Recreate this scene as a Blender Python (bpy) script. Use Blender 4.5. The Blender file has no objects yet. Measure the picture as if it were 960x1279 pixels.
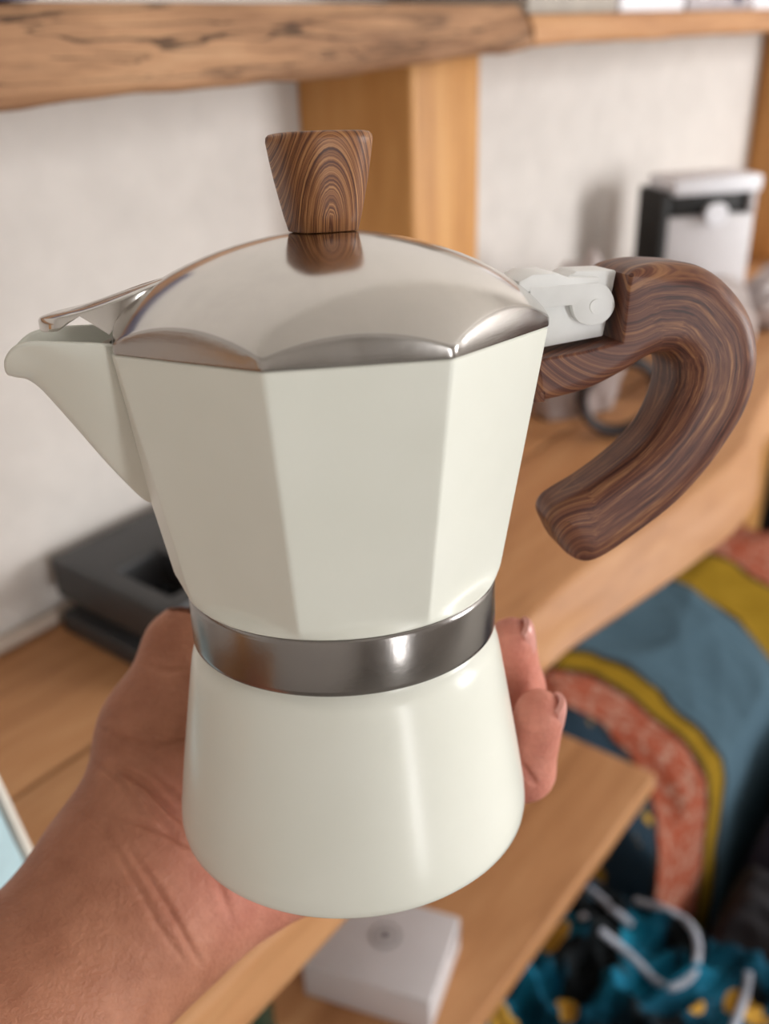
import bpy, bmesh, math, random
import numpy as np
from math import sin, cos, pi, radians, sqrt, atan2
from mathutils import Vector, Matrix
from mathutils.geometry import tessellate_polygon

random.seed(3)
scene = bpy.context.scene
C = scene.collection

# ------------------------------------------------------------------ camera
CAMZ = 1.35
FPX = 1180.0
_down = np.array([80 / FPX, 2307 / FPX, 1.0]); _down /= np.linalg.norm(_down)
_s = np.array([1040 / FPX, -640 / FPX, 1.0]); _s -= _down * (_s @ _down); _s /= np.linalg.norm(_s)
RW = np.stack([_s, np.cross(-_down, _s), -_down])        # camera axes (right, down, forward) -> world
CAM = np.array([0.0, 0.0, CAMZ])
cam_data = bpy.data.cameras.new('camera')
cam = bpy.data.objects.new('camera', cam_data); C.objects.link(cam)
_m = np.eye(4)
_m[:3, 0] = RW @ [1, 0, 0]; _m[:3, 1] = RW @ [0, -1, 0]; _m[:3, 2] = RW @ [0, 0, -1]; _m[:3, 3] = CAM
cam.matrix_world = Matrix(_m.tolist())
cam_data.sensor_fit = 'VERTICAL'; cam_data.sensor_height = 36.0
cam_data.lens = FPX / 1279 * 36.0
cam_data.clip_start = 0.01
cam_data.dof.use_dof = True
cam_data.dof.focus_distance = 0.200
cam_data.dof.aperture_fstop = 10.5
scene.camera = cam

# ------------------------------------------------------------------ world, daylight, exposure
world = bpy.data.worlds.new('world'); scene.world = world
world.use_nodes = True
bg = world.node_tree.nodes['Background']
bg.inputs[0].default_value = (0.80, 0.88, 1.0, 1); bg.inputs[1].default_value = 1.0

def window_light(name, cx, cz, w, h, power, y=-2.43, color=(1.0, 0.99, 0.98)):
    l = bpy.data.lights.new(name, 'AREA'); l.shape = 'RECTANGLE'; l.size = w; l.size_y = h
    l.energy = power; l.color = color
    o = bpy.data.objects.new(name, l); C.objects.link(o)
    o.location = (cx, y, cz); o.rotation_euler = (radians(90), 0, 0)
    return o
WINDOWS = [(2.45, 1.50, 1.2, 1.5), (-0.40, 1.25, 0.34, 2.0)]      # centre x, centre z, width, height
window_light('window_right_offscreen', *WINDOWS[0], 88)
window_light('window_narrow_offscreen', *WINDOWS[1], 27)
vs = scene.view_settings
vs.view_transform = 'Standard'; vs.look = 'None'; vs.gamma = 1.0; vs.use_curve_mapping = False
vs.exposure = 0.30

# ------------------------------------------------------------------ helpers
def new_obj(name, me, mat=None, parent=None, smooth=None):
    o = bpy.data.objects.new(name, me); C.objects.link(o)
    if mat is not None: me.materials.append(mat)
    if parent is not None: o.parent = parent
    if smooth is not None:
        for p in me.polygons: p.use_smooth = True
        me.set_sharp_from_angle(angle=radians(smooth))
    return o

def mesh(name, v, f, mat=None, parent=None, smooth=None):
    me = bpy.data.meshes.new(name)
    me.from_pydata([tuple(map(float, p)) for p in v], [], f); me.update()
    return new_obj(name, me, mat, parent, smooth)

def from_bm(name, bm, mat=None, parent=None, smooth=None):
    me = bpy.data.meshes.new(name); bmesh.ops.recalc_face_normals(bm, faces=bm.faces[:])
    bm.to_mesh(me); bm.free()
    return new_obj(name, me, mat, parent, smooth)

def fix_normals(o):
    bm = bmesh.new(); bm.from_mesh(o.data); bmesh.ops.recalc_face_normals(bm, faces=bm.faces[:])
    bm.to_mesh(o.data); bm.free(); return o

def empty(name, loc=(0, 0, 0), rz=0.0):
    o = bpy.data.objects.new(name, None); C.objects.link(o); o.location = loc; o.rotation_euler = (0, 0, rz)
    o.empty_display_size = 0.02
    return o

def tag(o, label=None, cat=None, group=None, kind=None):
    if label: o['label'] = label
    if cat: o['category'] = cat
    if group: o['group'] = group
    if kind: o['kind'] = kind
    return o

def box(name, lo, hi, mat, parent=None, bevel=0.0, seg=2):
    bm = bmesh.new(); bmesh.ops.create_cube(bm, size=1.0)
    lo = np.array(lo, float); hi = np.array(hi, float)
    for v in bm.verts:
        v.co = Vector(((lo + hi) / 2 + np.array(v.co) * (hi - lo)).tolist())
    if bevel > 0:
        bmesh.ops.bevel(bm, geom=bm.edges[:], offset=bevel, segments=seg, affect='EDGES', profile=0.5)
    return from_bm(name, bm, mat, parent, 40 if bevel > 0 else None)

def lathe(name, prof, n, mat, parent=None, smooth=40, close=False):
    v, f = [], []
    for r, z in prof:
        for k in range(n):
            a = 2 * pi * k / n
            v.append((r * cos(a), r * sin(a), z))
    m = len(prof)
    for i in range(m - 1 if not close else m):
        j = (i + 1) % m
        for k in range(n):
            l = (k + 1) % n
            f.append((i * n + k, i * n + l, j * n + l, j * n + k))
    if not close:
        if prof[0][0] > 1e-6: f.append(tuple(range(n))[::-1])
        if prof[-1][0] > 1e-6: f.append(tuple((m - 1) * n + k for k in range(n)))
    o = mesh(name, v, f, mat, parent, None)
    bm = bmesh.new(); bm.from_mesh(o.data)
    bmesh.ops.remove_doubles(bm, verts=bm.verts[:], dist=1e-6)
    bmesh.ops.recalc_face_normals(bm, faces=bm.faces[:]); bm.to_mesh(o.data); bm.free()
    for p in o.data.polygons: p.use_smooth = True
    o.data.set_sharp_from_angle(angle=radians(smooth))
    return o

def prism(name, pts, y0, y1, mat, parent=None, bevel=0.0, frame=None, seg=2, smooth=40):
    """polygon pts (r, z) extruded from y0 to y1; frame maps (r, y, z) to the parent's space."""
    bm = bmesh.new()
    a = [bm.verts.new((p[0], y0, p[1])) for p in pts]
    b = [bm.verts.new((p[0], y1, p[1])) for p in pts]
    bm.faces.new(a); bm.faces.new(b[::-1])
    n = len(pts)
    for i in range(n): bm.faces.new((a[i], b[i], b[(i + 1) % n], a[(i + 1) % n]))
    bmesh.ops.recalc_face_normals(bm, faces=bm.faces[:])
    if bevel > 0:
        ed = [e for e in bm.edges if e.calc_face_angle(0) > radians(25)]
        bmesh.ops.bevel(bm, geom=ed, offset=bevel, segments=seg, affect='EDGES', profile=0.5, clamp_overlap=True)
    if frame is not None:
        for v in bm.verts: v.co = Vector(frame(*v.co))
    return from_bm(name, bm, mat, parent, smooth)

def tube(name, pts, r, mat, parent=None, n=10):
    cu = bpy.data.curves.new(name, 'CURVE'); cu.dimensions = '3D'
    sp = cu.splines.new('POLY'); sp.points.add(len(pts) - 1)
    for q, p in zip(sp.points, pts): q.co = (*p, 1)
    cu.bevel_depth = r; cu.bevel_resolution = 3; cu.use_fill_caps = True
    o = bpy.data.objects.new(name, cu); C.objects.link(o)
    me = bpy.data.meshes.new_from_object(o.evaluated_get(bpy.context.evaluated_depsgraph_get()))
    bpy.data.objects.remove(o); bpy.data.curves.remove(cu)
    me.name = name
    for m in list(me.materials): pass
    me.materials.clear()
    return new_obj(name, me, mat, parent, 60)

def catmull(P, n=6, closed=False):
    P = [np.array(p, float) for p in P]; out = []
    m = len(P)
    for i in range(m if closed else m - 1):
        p0 = P[(i - 1) % m] if (closed or i > 0) else 2 * P[0] - P[1]
        p1, p2 = P[i], P[(i + 1) % m]
        p3 = P[(i + 2) % m] if (closed or i + 2 < m) else 2 * P[-1] - P[-2]
        for k in range(n):
            t = k / n
            out.append(0.5 * (2 * p1 + (p2 - p0) * t + (2 * p0 - 5 * p1 + 4 * p2 - p3) * t * t + (3 * p1 - p0 - 3 * p2 + p3) * t ** 3))
    if not closed: out.append(P[-1])
    return out

# ------------------------------------------------------------------ materials
def lin(r, g, b):
    f = lambda c: (c / 255 / 12.92) if c <= 10.31 else ((c / 255 + 0.055) / 1.055) ** 2.4
    return (f(r), f(g), f(b), 1.0)

class NT:
    def __init__(self, name):
        self.m = bpy.data.materials.new(name); self.m.use_nodes = True
        self.t = self.m.node_tree; self.b = self.t.nodes['Principled BSDF']
    def n(self, typ, **kw):
        nd = self.t.nodes.new(typ)
        for k, v in kw.items():
            if k.startswith('i_'):
                key = k[2:]; key = int(key) if key.isdigit() else key.replace('_', ' ')
                nd.inputs[key].default_value = v
            else: setattr(nd, k, v)
        return nd
    def l(self, a, b): self.t.links.new(a, b)
    def coord(self, scale=(1, 1, 1), which='Object', rot=(0, 0, 0), attr=None):
        mp = self.n('ShaderNodeMapping'); mp.inputs['Scale'].default_value = scale; mp.inputs['Rotation'].default_value = rot
        if attr:
            a = self.n('ShaderNodeAttribute', attribute_name=attr); self.l(a.outputs['Vector'], mp.inputs[0])
        else:
            tc = self.n('ShaderNodeTexCoord'); self.l(tc.outputs[which], mp.inputs[0])
        return mp.outputs[0]
    def noise(self, vec, scale=5, detail=4, rough=0.55, dist=0.0):
        nd = self.n('ShaderNodeTexNoise'); nd.inputs['Scale'].default_value = scale; nd.inputs['Detail'].default_value = detail
        nd.inputs['Roughness'].default_value = rough; nd.inputs['Distortion'].default_value = dist
        if vec is not None: self.l(vec, nd.inputs['Vector'])
        return nd.outputs['Fac']
    def ramp(self, fac, stops, interp='LINEAR'):
        nd = self.n('ShaderNodeValToRGB'); cr = nd.color_ramp; cr.interpolation = interp
        while len(cr.elements) < len(stops): cr.elements.new(0.5)
        for e, (p, c) in zip(cr.elements, stops): e.position = p; e.color = c if len(c) == 4 else (*c, 1)
        self.l(fac, nd.inputs[0]); return nd.outputs[0]
    def mix(self, fac, a, b, mode='MIX'):
        nd = self.n('ShaderNodeMix', data_type='RGBA', blend_type=mode)
        for s, v in ((nd.inputs[0], fac), (nd.inputs[6], a), (nd.inputs[7], b)):
            if hasattr(v, 'is_output'): self.l(v, s)
            else: s.default_value = v
        return nd.outputs[2]
    def math(self, op, a, b=None, c=None):
        nd = self.n('ShaderNodeMath', operation=op)
        for s, v in zip(nd.inputs, (a, b, c)):
            if v is None: continue
            if hasattr(v, 'is_output'): self.l(v, s)
            else: s.default_value = v
        return nd.outputs[0]
    def bump(self, h, strength=0.2, dist=0.001):
        nd = self.n('ShaderNodeBump'); nd.inputs['Strength'].default_value = strength; nd.inputs['Distance'].default_value = dist
        self.l(h, nd.inputs['Height']); self.l(nd.outputs[0], self.b.inputs['Normal'])
    def set(self, **kw):
        for k, v in kw.items():
            s = self.b.inputs[k.replace('_', ' ')]
            if hasattr(v, 'is_output'): self.l(v, s)
            else: s.default_value = v
        return self

def plain(name, rgb, rough=0.5, metal=0.0, bump=0.0, bscale=400, var=0.06, **kw):
    """one colour with a faint procedural variation and fine relief"""
    k = NT(name); vec = k.coord()
    c = lin(*rgb); d = tuple(max(0, x * (1 - 2 * var)) for x in c[:3]) + (1,); e = tuple(min(1, x * (1 + var)) for x in c[:3]) + (1,)
    k.set(Base_Color=k.ramp(k.noise(vec, 30, 3), [(0.3, d), (0.7, e)]), Roughness=rough, Metallic=metal, **kw)
    if bump: k.bump(k.noise(vec, bscale, 3), bump, 0.0006)
    return k.m

def wood(name, stops, scale=(4, 45, 45), rough=0.6, knots=True, bump=0.25, seed=0.0, speck=None):
    k = NT(name)
    v = k.coord(scale); v2 = k.coord((scale[0] * 0.45, scale[1] * 0.22, scale[2] * 0.22))
    fine = k.noise(v, 3.0, 6, 0.62, 0.6)
    broad = k.noise(v2, 1.7, 4, 0.5, 1.2)
    fac = k.math('ADD', k.math('MULTIPLY', fine, 0.45), k.math('MULTIPLY', broad, 0.62))
    col = k.ramp(fac, stops)
    if speck:
        st = k.ramp(k.noise(k.coord((2.5, 22, 22)), 2.2, 5, 0.6, 1.5), [(0.55, (0, 0, 0)), (0.68, (1, 1, 1))])
        col = k.mix(k.math('MULTIPLY', st, 0.7), col, speck)
        ck = k.noise(k.coord((1.6, 30, 30)), 1.6, 3, 0.5, 0.8)
        crack = k.math('LESS_THAN', k.math('ABSOLUTE', k.math('SUBTRACT', ck, 0.52)), 0.006)
        col = k.mix(k.math('MULTIPLY', crack, 0.75), col, lin(46, 34, 28))
    k.set(Base_Color=col, Roughness=rough, Specular_IOR_Level=0.3)
    k.bump(fine, bump, 0.002)
    return k.m

M = {}
M['wall'] = plain('white_plaster', (210, 205, 200), 0.85, bump=0.15, bscale=60, var=0.03)
M['ceiling'] = plain('ceiling_paint', (222, 219, 214), 0.9, var=0.02)
M['floor'] = plain('floor_screed', (158, 154, 148), 0.7, var=0.08)
M['frame'] = plain('window_paint', (225, 222, 214), 0.5)
M['beam'] = wood('weathered_plank', [(0.26, lin(92, 66, 48)), (0.44, lin(144, 106, 78)), (0.60, lin(176, 134, 100)), (0.8, lin(198, 160, 124))], (5, 60, 60), 0.75, speck=lin(84, 62, 48), bump=0.4)
M['slab'] = wood('honey_board', [(0.3, lin(148, 100, 62)), (0.52, lin(182, 131, 88)), (0.78, lin(204, 157, 112))], (3, 26, 26), 0.5)
M['post'] = wood('post_wood', [(0.3, lin(164, 110, 58)), (0.52, lin(200, 146, 86)), (0.8, lin(218, 170, 112))], (30, 30, 3), 0.5)

def cream_paint(name, rough, speck=False):
    k = NT(name); v = k.coord()
    col = k.ramp(k.noise(v, 40, 2), [(0.3, lin(227, 228, 217)), (0.7, lin(231, 232, 222))])
    if speck:
        vo = k.n('ShaderNodeTexVoronoi', feature='F1'); vo.inputs['Scale'].default_value = 60; k.l(v, vo.inputs['Vector'])
        r = k.n('ShaderNodeTexWhiteNoise', noise_dimensions='3D'); k.l(vo.outputs['Position'], r.inputs['Vector'])
        hit = k.math('MULTIPLY', k.math('LESS_THAN', vo.outputs['Distance'], 0.022), k.math('LESS_THAN', r.outputs['Value'], 0.02))
        col = k.mix(hit, col, lin(90, 84, 74))
    k.set(Base_Color=col, Roughness=rough, Specular_IOR_Level=0.5)
    k.bump(k.noise(v, 900, 2), 0.03, 0.0003)
    return k.m
M['cream'] = cream_paint('cream_enamel', 0.34)
M['cream_gloss'] = cream_paint('cream_gloss_enamel', 0.22, True)
M['cream_gloss'].node_tree.nodes['Principled BSDF'].inputs['Specular IOR Level'].default_value = 0.32

def metal(name, rgb, rough, sc=(1, 1, 1), nscale=300, bump=0.05, rvar=0.08):
    k = NT(name); v = k.coord(sc); nz = k.noise(v, nscale, 3)
    bl = k.noise(k.coord(), 60, 5, 0.6, 0.5)
    k.set(Base_Color=k.ramp(bl, [(0.3, tuple(c * 0.93 for c in lin(*rgb)[:3]) + (1,)), (0.6, lin(*rgb))]), Metallic=1.0,
          Roughness=k.math('ADD', rough, k.math('MULTIPLY', k.math('SUBTRACT', bl, 0.5), rvar * 2)))
    k.bump(nz, bump, 0.0003); return k.m
M['steel'] = metal('polished_aluminium', (212, 208, 203), 0.15, nscale=220, bump=0.02)
M['steel_rim'] = metal('brushed_aluminium', (182, 178, 174), 0.24, (1, 1, 14), 220, 0.12)
M['band'] = metal('band_steel', (150, 146, 143), 0.22, nscale=700, bump=0.06)
M['hinge'] = metal('silver_white_enamel', (250, 251, 250), 0.38, nscale=900, bump=0.1)
M['hinge'].node_tree.nodes['Principled BSDF'].inputs['Metallic'].default_value = 0.0
M['black'] = plain('black_panel_and_gap_shade', (18, 16, 15), 0.6)  # black side panel, also the painted dark of the carton's opening

def grain(name, attr, colors, freq, rough=0.42):
    """fine wavy wood print following the 'grain' attribute (x along, y across)"""
    k = NT(name)
    v = k.coord((1, 1, 1), attr=attr)
    warp = k.noise(k.coord((2.0, 6.0, 3.0), attr=attr), 1.0, 3, 0.5)
    sep = k.n('ShaderNodeSeparateXYZ'); k.l(v, sep.inputs[0])
    y = k.math('ADD', k.math('MULTIPLY', sep.outputs[1], freq), k.math('MULTIPLY', warp, freq * 0.05))
    cmb = k.n('ShaderNodeCombineXYZ'); k.l(k.math('MULTIPLY', sep.outputs[0], 1.1), cmb.inputs[0]); k.l(y, cmb.inputs[1]); k.l(k.math('MULTIPLY', sep.outputs[2], 3.0), cmb.inputs[2])
    a = k.noise(cmb.outputs[0], 1.0, 3, 0.7)
    cmb2 = k.n('ShaderNodeCombineXYZ'); k.l(k.math('MULTIPLY', sep.outputs[0], 9), cmb2.inputs[0]); k.l(k.math('MULTIPLY', y, 3.2), cmb2.inputs[1]); k.l(sep.outputs[2], cmb2.inputs[2])
    b = k.noise(cmb2.outputs[0], 1.0, 2, 0.5)
    fac = k.math('ADD', k.math('MULTIPLY', a, 0.8), k.math('MULTIPLY', b, 0.25))
    col = k.ramp(fac, colors)
    k.set(Base_Color=col, Roughness=rough, Specular_IOR_Level=0.35)
    k.bump(fac, 0.08, 0.0004); return k.m
M['handle'] = grain('walnut_print', 'grain', [(0.36, lin(54, 29, 25)), (0.46, lin(86, 49, 39)), (0.54, lin(108, 66, 50)), (0.62, lin(134, 90, 62)), (0.72, lin(164, 118, 82))], 40)
M['knob'] = grain('zebra_print', 'grain', [(0.38, lin(62, 32, 17)), (0.47, lin(92, 51, 27)), (0.54, lin(136, 88, 52)), (0.66, lin(172, 125, 80))], 44)

def wood_skin():
    k = NT('skin')
    at = k.n('ShaderNodeAttribute', attribute_name='tint')
    sp = k.n('ShaderNodeSeparateColor'); k.l(at.outputs['Color'], sp.inputs[0])
    v = k.coord()
    mott = k.noise(v, 90, 4, 0.6); fine = k.noise(v, 650, 3, 0.6)
    base = k.ramp(mott, [(0.3, lin(158, 102, 76)), (0.7, lin(182, 125, 97))])
    pink = k.ramp(mott, [(0.3, lin(206, 126, 110)), (0.7, lin(224, 150, 132))])
    col = k.mix(sp.outputs[0], base, pink)
    col = k.mix(k.math('MULTIPLY', k.math('SUBTRACT', fine, 0.45), 0.5), col, lin(140, 84, 64))
    k.set(Base_Color=col, Roughness=0.52, Specular_IOR_Level=0.35, Subsurface_Weight=0.12, Subsurface_Scale=0.004)
    k.b.inputs['Subsurface Radius'].default_value = (1.0, 0.35, 0.2)
    lines = k.noise(k.coord((1, 1, 1), rot=(0.3, 0.2, 0.5)), 420, 4, 0.65, 1.2)
    k.bump(k.math('ADD', fine, lines), 0.55, 0.0008)
    return k.m
M['skin'] = wood_skin()
M['nail'] = plain('fingernail', (216, 152, 140), 0.3, var=0.03)
M['punch'] = plain('charcoal_plastic', (54, 55, 57), 0.45, bump=0.1)
M['rubber'] = plain('black_rubber', (28, 28, 30), 0.7)
M['carton_white'] = plain('white_card', (206, 202, 204), 0.5, var=0.02)
M['carton_grey'] = plain('grey_card', (168, 160, 150), 0.6)
M['carton_bright'] = plain('bright_white_card', (234, 234, 240), 0.45, var=0.02)
M['carton_lilac'] = plain('lilac_card', (176, 168, 172), 0.5)
M['ink'] = plain('navy_ink', (38, 40, 66), 0.5)
M['emblem'] = plain('grey_print', (150, 146, 148), 0.5)
M['navy'] = plain('navy_cover', (56, 60, 96), 0.5)
M['paleblue'] = plain('pale_blue_card', (176, 204, 212), 0.5)
M['cardedge'] = plain('pale_card_edge', (214, 208, 198), 0.7)
M['green'] = plain('dark_green_glass', (22, 52, 40), 0.12)
M['cap'] = plain('dark_cap', (30, 32, 30), 0.4)
M['dark'] = plain('dark_rubber_cable', (44, 36, 38), 0.5)
M['trim'] = plain('pale_strip', (214, 200, 186), 0.6)

def plastic_bag():
    k = NT('milky_plastic_film'); v = k.coord()
    k.set(Base_Color=k.ramp(k.noise(v, 14, 4), [(0.3, lin(164, 150, 146)), (0.7, lin(204, 192, 190))]), Roughness=0.3)
    k.b.inputs['Transmission Weight'].default_value = 0.25
    k.bump(k.noise(v, 40, 5, 0.6, 1.0), 0.6, 0.006); return k.m
M['film'] = plastic_bag()

def wax_print():
    """blue, ochre and rust rings of a wax print cloth"""
    k = NT('wax_print_cotton'); v = k.coord()
    nz = k.n('ShaderNodeTexNoise'); nz.inputs['Scale'].default_value = 7; nz.inputs['Detail'].default_value = 2; k.l(v, nz.inputs['Vector'])
    sep = k.n('ShaderNodeSeparateXYZ'); k.l(v, sep.inputs[0])
    d = k.math('SQRT', k.math('ADD', k.math('POWER', sep.outputs[0], 2.0), k.math('POWER', k.math('MULTIPLY', sep.outputs[1], 1.3), 2.0)))
    d = k.math('ADD', d, k.math('MULTIPLY', k.math('SUBTRACT', nz.outputs['Fac'], 0.5), 0.06))
    navy, rust, ochre, blue, black = lin(34, 52, 66), lin(150, 72, 48), lin(138, 108, 22), lin(74, 98, 112), lin(40, 32, 24)
    col = k.ramp(k.math('MULTIPLY', d, 1 / 0.9), [(0.0, navy), (0.20, black), (0.21, rust), (0.315, black), (0.33, ochre), (0.375, black), (0.385, blue), (0.66, black), (0.67, ochre), (0.82, black), (0.83, rust)], 'CONSTANT')
    sp = k.ramp(k.noise(v, 70, 3, 0.7), [(0.50, (0, 0, 0)), (0.58, (1, 1, 1))])
    inr = k.math('ADD', k.math('MULTIPLY', k.math('GREATER_THAN', d, 0.19), k.math('LESS_THAN', d, 0.283)), k.math('GREATER_THAN', d, 0.747))
    col = k.mix(k.math('MULTIPLY', k.math('MULTIPLY', sp, inr), 0.5), col, lin(190, 164, 146))
    sy = k.ramp(k.noise(v, 22, 2, 0.4), [(0.58, (0, 0, 0)), (0.62, (1, 1, 1))])
    col = k.mix(k.math('MULTIPLY', sy, k.math('LESS_THAN', d, 0.18)), col, lin(166, 130, 40))
    k.set(Base_Color=col, Roughness=0.85, Specular_IOR_Level=0.15)
    w = k.n('ShaderNodeTexWave'); w.inputs['Scale'].default_value = 220; k.l(v, w.inputs['Vector'])
    k.bump(w.outputs['Fac'], 0.15, 0.0005); return k.m
M['waxprint'] = wax_print()

def teal_print():
    k = NT('teal_print_cotton'); v = k.coord((1, 1, 1), attr='grain')
    base = k.ramp(k.noise(v, 7, 3), [(0.34, lin(6, 30, 44)), (0.46, lin(6, 74, 98)), (0.58, lin(8, 108, 138)), (0.7, lin(28, 140, 168))])
    blk = k.ramp(k.noise(v, 13, 2, 0.4, 0.8), [(0.50, (0, 0, 0)), (0.55, (1, 1, 1))])
    col = k.mix(blk, base, lin(8, 14, 18))
    vo = k.n('ShaderNodeTexVoronoi', feature='F1'); vo.inputs['Scale'].default_value = 17; k.l(v, vo.inputs['Vector'])
    och = k.math('LESS_THAN', vo.outputs['Distance'], 0.33)
    r = k.n('ShaderNodeTexWhiteNoise'); k.l(vo.outputs['Position'], r.inputs['Vector'])
    och = k.math('MULTIPLY', och, k.math('GREATER_THAN', r.outputs['Value'], 0.30))
    col = k.mix(och, col, lin(204, 156, 62))
    k.set(Base_Color=col, Roughness=0.8, Specular_IOR_Level=0.2)
    k.bump(k.noise(v, 200, 2), 0.2, 0.0006); return k.m
M['teal'] = teal_print()
M['cord'] = plain('pale_cord', (176, 182, 196), 0.8)
M['blackcloth'] = plain('black_cloth', (24, 22, 28), 0.9, bump=0.3)
M['plumcloth'] = plain('dark_plum_cloth', (52, 46, 60), 0.9, bump=0.3)
M['greycloth'] = plain('grey_cloth', (104, 100, 100), 0.9)

# ------------------------------------------------------------------ the room
WY = 0.587                                  # shelf wall
X0, X1, Y0, ZC = -1.7, 3.4, -2.4, 2.7
def struct(o): o['kind'] = 'structure'; return o
struct(box('floor', (X0 - 0.1, Y0 - 0.1, -0.1), (X1 + 0.1, WY + 0.1, 0), M['floor']))
struct(box('ceiling', (X0 - 0.1, Y0 - 0.1, ZC), (X1 + 0.1, WY + 0.1, ZC + 0.1), M['ceiling']))
struct(box('wall_shelf_side', (X0 - 0.1, WY, 0), (X1 + 0.1, WY + 0.1, ZC), M['wall']))
struct(box('wall_left', (X0 - 0.1, Y0 - 0.1, 0), (X0, WY, ZC), M['wall']))
struct(box('wall_right', (X1, Y0 - 0.1, 0), (X1 + 0.1, WY, ZC), M['wall']))
# window wall with two openings
bm = bmesh.new()
xs = sorted({X0, X1, *[w[0] + s * w[2] / 2 for w in WINDOWS for s in (-1, 1)]})
zs = sorted({0.0, ZC, *[w[1] + s * w[3] / 2 for w in WINDOWS for s in (-1, 1)]})
for i in range(len(xs) - 1):
    for j in range(len(zs) - 1):
        cx, cz = (xs[i] + xs[i + 1]) / 2, (zs[j] + zs[j + 1]) / 2
        if any(abs(cx - w[0]) < w[2] / 2 and abs(cz - w[1]) < w[3] / 2 for w in WINDOWS): continue
        r = bmesh.ops.create_cube(bm, size=1.0)
        for v in r['verts']:
            v.co = Vector((cx + v.co.x * (xs[i + 1] - xs[i]), Y0 - 0.05 + v.co.y * 0.1, cz + v.co.z * (zs[j + 1] - zs[j])))
struct(from_bm('wall_window_side', bm, M['wall']))
for k, (cx, cz, w, h) in enumerate(WINDOWS):
    root = struct(empty('window_%d' % (k + 1), (cx, Y0, cz - h / 2)))
    for nm, lo, hi in (('window_jamb', (-w / 2, -0.07, 0), (-w / 2 + 0.04, 0.02, h)), ('window_jamb', (w / 2 - 0.04, -0.07, 0), (w / 2, 0.02, h)),
                       ('window_head', (-w / 2 + 0.04, -0.07, h - 0.04), (w / 2 - 0.04, 0.02, h)), ('window_sill', (-w / 2 + 0.04, -0.07, 0), (w / 2 - 0.04, 0.05, 0.04))):
        box(nm, lo, hi, M['frame'], root, 0.004)
    if w > 1: box('window_mullion', (-0.025, -0.05, 0.04), (0.025, 0.0, h - 0.04), M['frame'], root, 0.004)
struct(box('trim_1', (-0.6, WY - 0.008, 0.951), (0.60, WY - 0.0005, 0.962), M['trim'], None, 0.002))

# ------------------------------------------------------------------ the shelf unit
shelf = empty('wooden_shelf_unit', (0.71, 0.54, 0.0))
tag(shelf, 'rustic wooden shelf unit of live-edge planks on square posts against the white wall', 'shelf')
def lp(v): return np.asarray(v, float) - np.array([0.71, 0.54, 0.0])

def plank(name, xs, front, ztop, zbot, mat, yback, wob=0.0, seed=0, r=0.006, endcut=0.0):
    """live-edge plank along X: front(x)->(y_top, y_bottom), ztop(x), zbot(x)"""
    rnd = np.random.RandomState(seed); ph = rnd.rand(8) * 6.28
    v, f = [], []
    for x in xs:
        yt, yb = front(x); a, b = ztop(x), zbot(x)
        w = lambda q, s: wob * (sin(x * 23 + ph[q]) + 0.6 * sin(x * 57 + ph[q + 1]) + 0.4 * sin(x * 131 + ph[q + 2])) * s
        ring = [(yback, a), (yt + r, a), (yt + r * 0.3, a - r * 0.3), (yt, a - r)]
        for t in (0.3, 0.5, 0.7):
            ring.append((yt + (yb - yt) * t + w(int(t * 5), 1.0), a + (b - a) * t))
        ring += [(yb, b + r), (yb + r * 0.3, b + r * 0.3 + w(2, 0.5)), (yb + r, b + w(2, 0.5)), (yback, b)]
        v += [lp((x, y, z)) for y, z in ring]
    n = len(ring)
    for i in range(len(xs) - 1):
        for k in range(n):
            l = (k + 1) % n
            f.append((i * n + k, i * n + l, (i + 1) * n + l, (i + 1) * n + k))
    f.append(tuple(range(n))); f.append(tuple((len(xs) - 1) * n + k for k in range(n))[::-1])
    o = mesh(name, v, f, mat, shelf, 50); fix_normals(o); return o

UY = 0.42
def interp(tbl):
    t = np.array(tbl, float); return lambda x: float(np.interp(x, t[:, 0], t[:, 1]))
plank('upper_plank', np.linspace(-0.75, 0.735, 110), lambda x: (UY + 0.012, UY), interp([(-0.75, 1.3665), (0.26, 1.3665), (0.735, 1.364)]),
      interp([(-0.75, 1.319), (0.25, 1.322), (0.53, 1.325), (0.70, 1.3305), (0.735, 1.333)]), M['beam'], WY - 0.001, 0.0016, 1)
plank('upper_thin_plank', np.linspace(0.737, 2.3, 70), lambda x: (UY + 0.004, UY), lambda x: 1.3565, interp([(0.73, 1.334), (1.3, 1.332), (2.3, 1.331)]), M['slab'], WY - 0.001, 0.001, 5, 0.004)
front_t = interp([(-0.8, 0.25), (0.24, 0.251), (0.35, 0.262), (0.5, 0.288), (0.62, 0.290), (0.80, 0.268), (0.93, 0.264), (1.02, 0.284), (1.12, 0.302), (1.3, 0.30), (2.3, 0.29)])
front_b = interp([(-0.8, 0.25), (0.24, 0.252), (0.30, 0.254), (0.45, 0.272), (0.56, 0.279), (0.67, 0.258), (0.80, 0.240), (0.87, 0.234), (0.94, 0.246), (1.05, 0.285), (1.3, 0.29), (2.3, 0.28)])
def smoothed(fn, s=0.05): return lambda x: float(np.mean([fn(x + d) for d in np.linspace(-s, s, 9)]))
plank('slab_board', np.linspace(-0.75, 2.3, 160), lambda x: (smoothed(front_t)(x), smoothed(front_b)(x)), lambda x: 0.95, lambda x: 0.90, M['slab'], 0.4405, 0.001, 9, 0.007)
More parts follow.
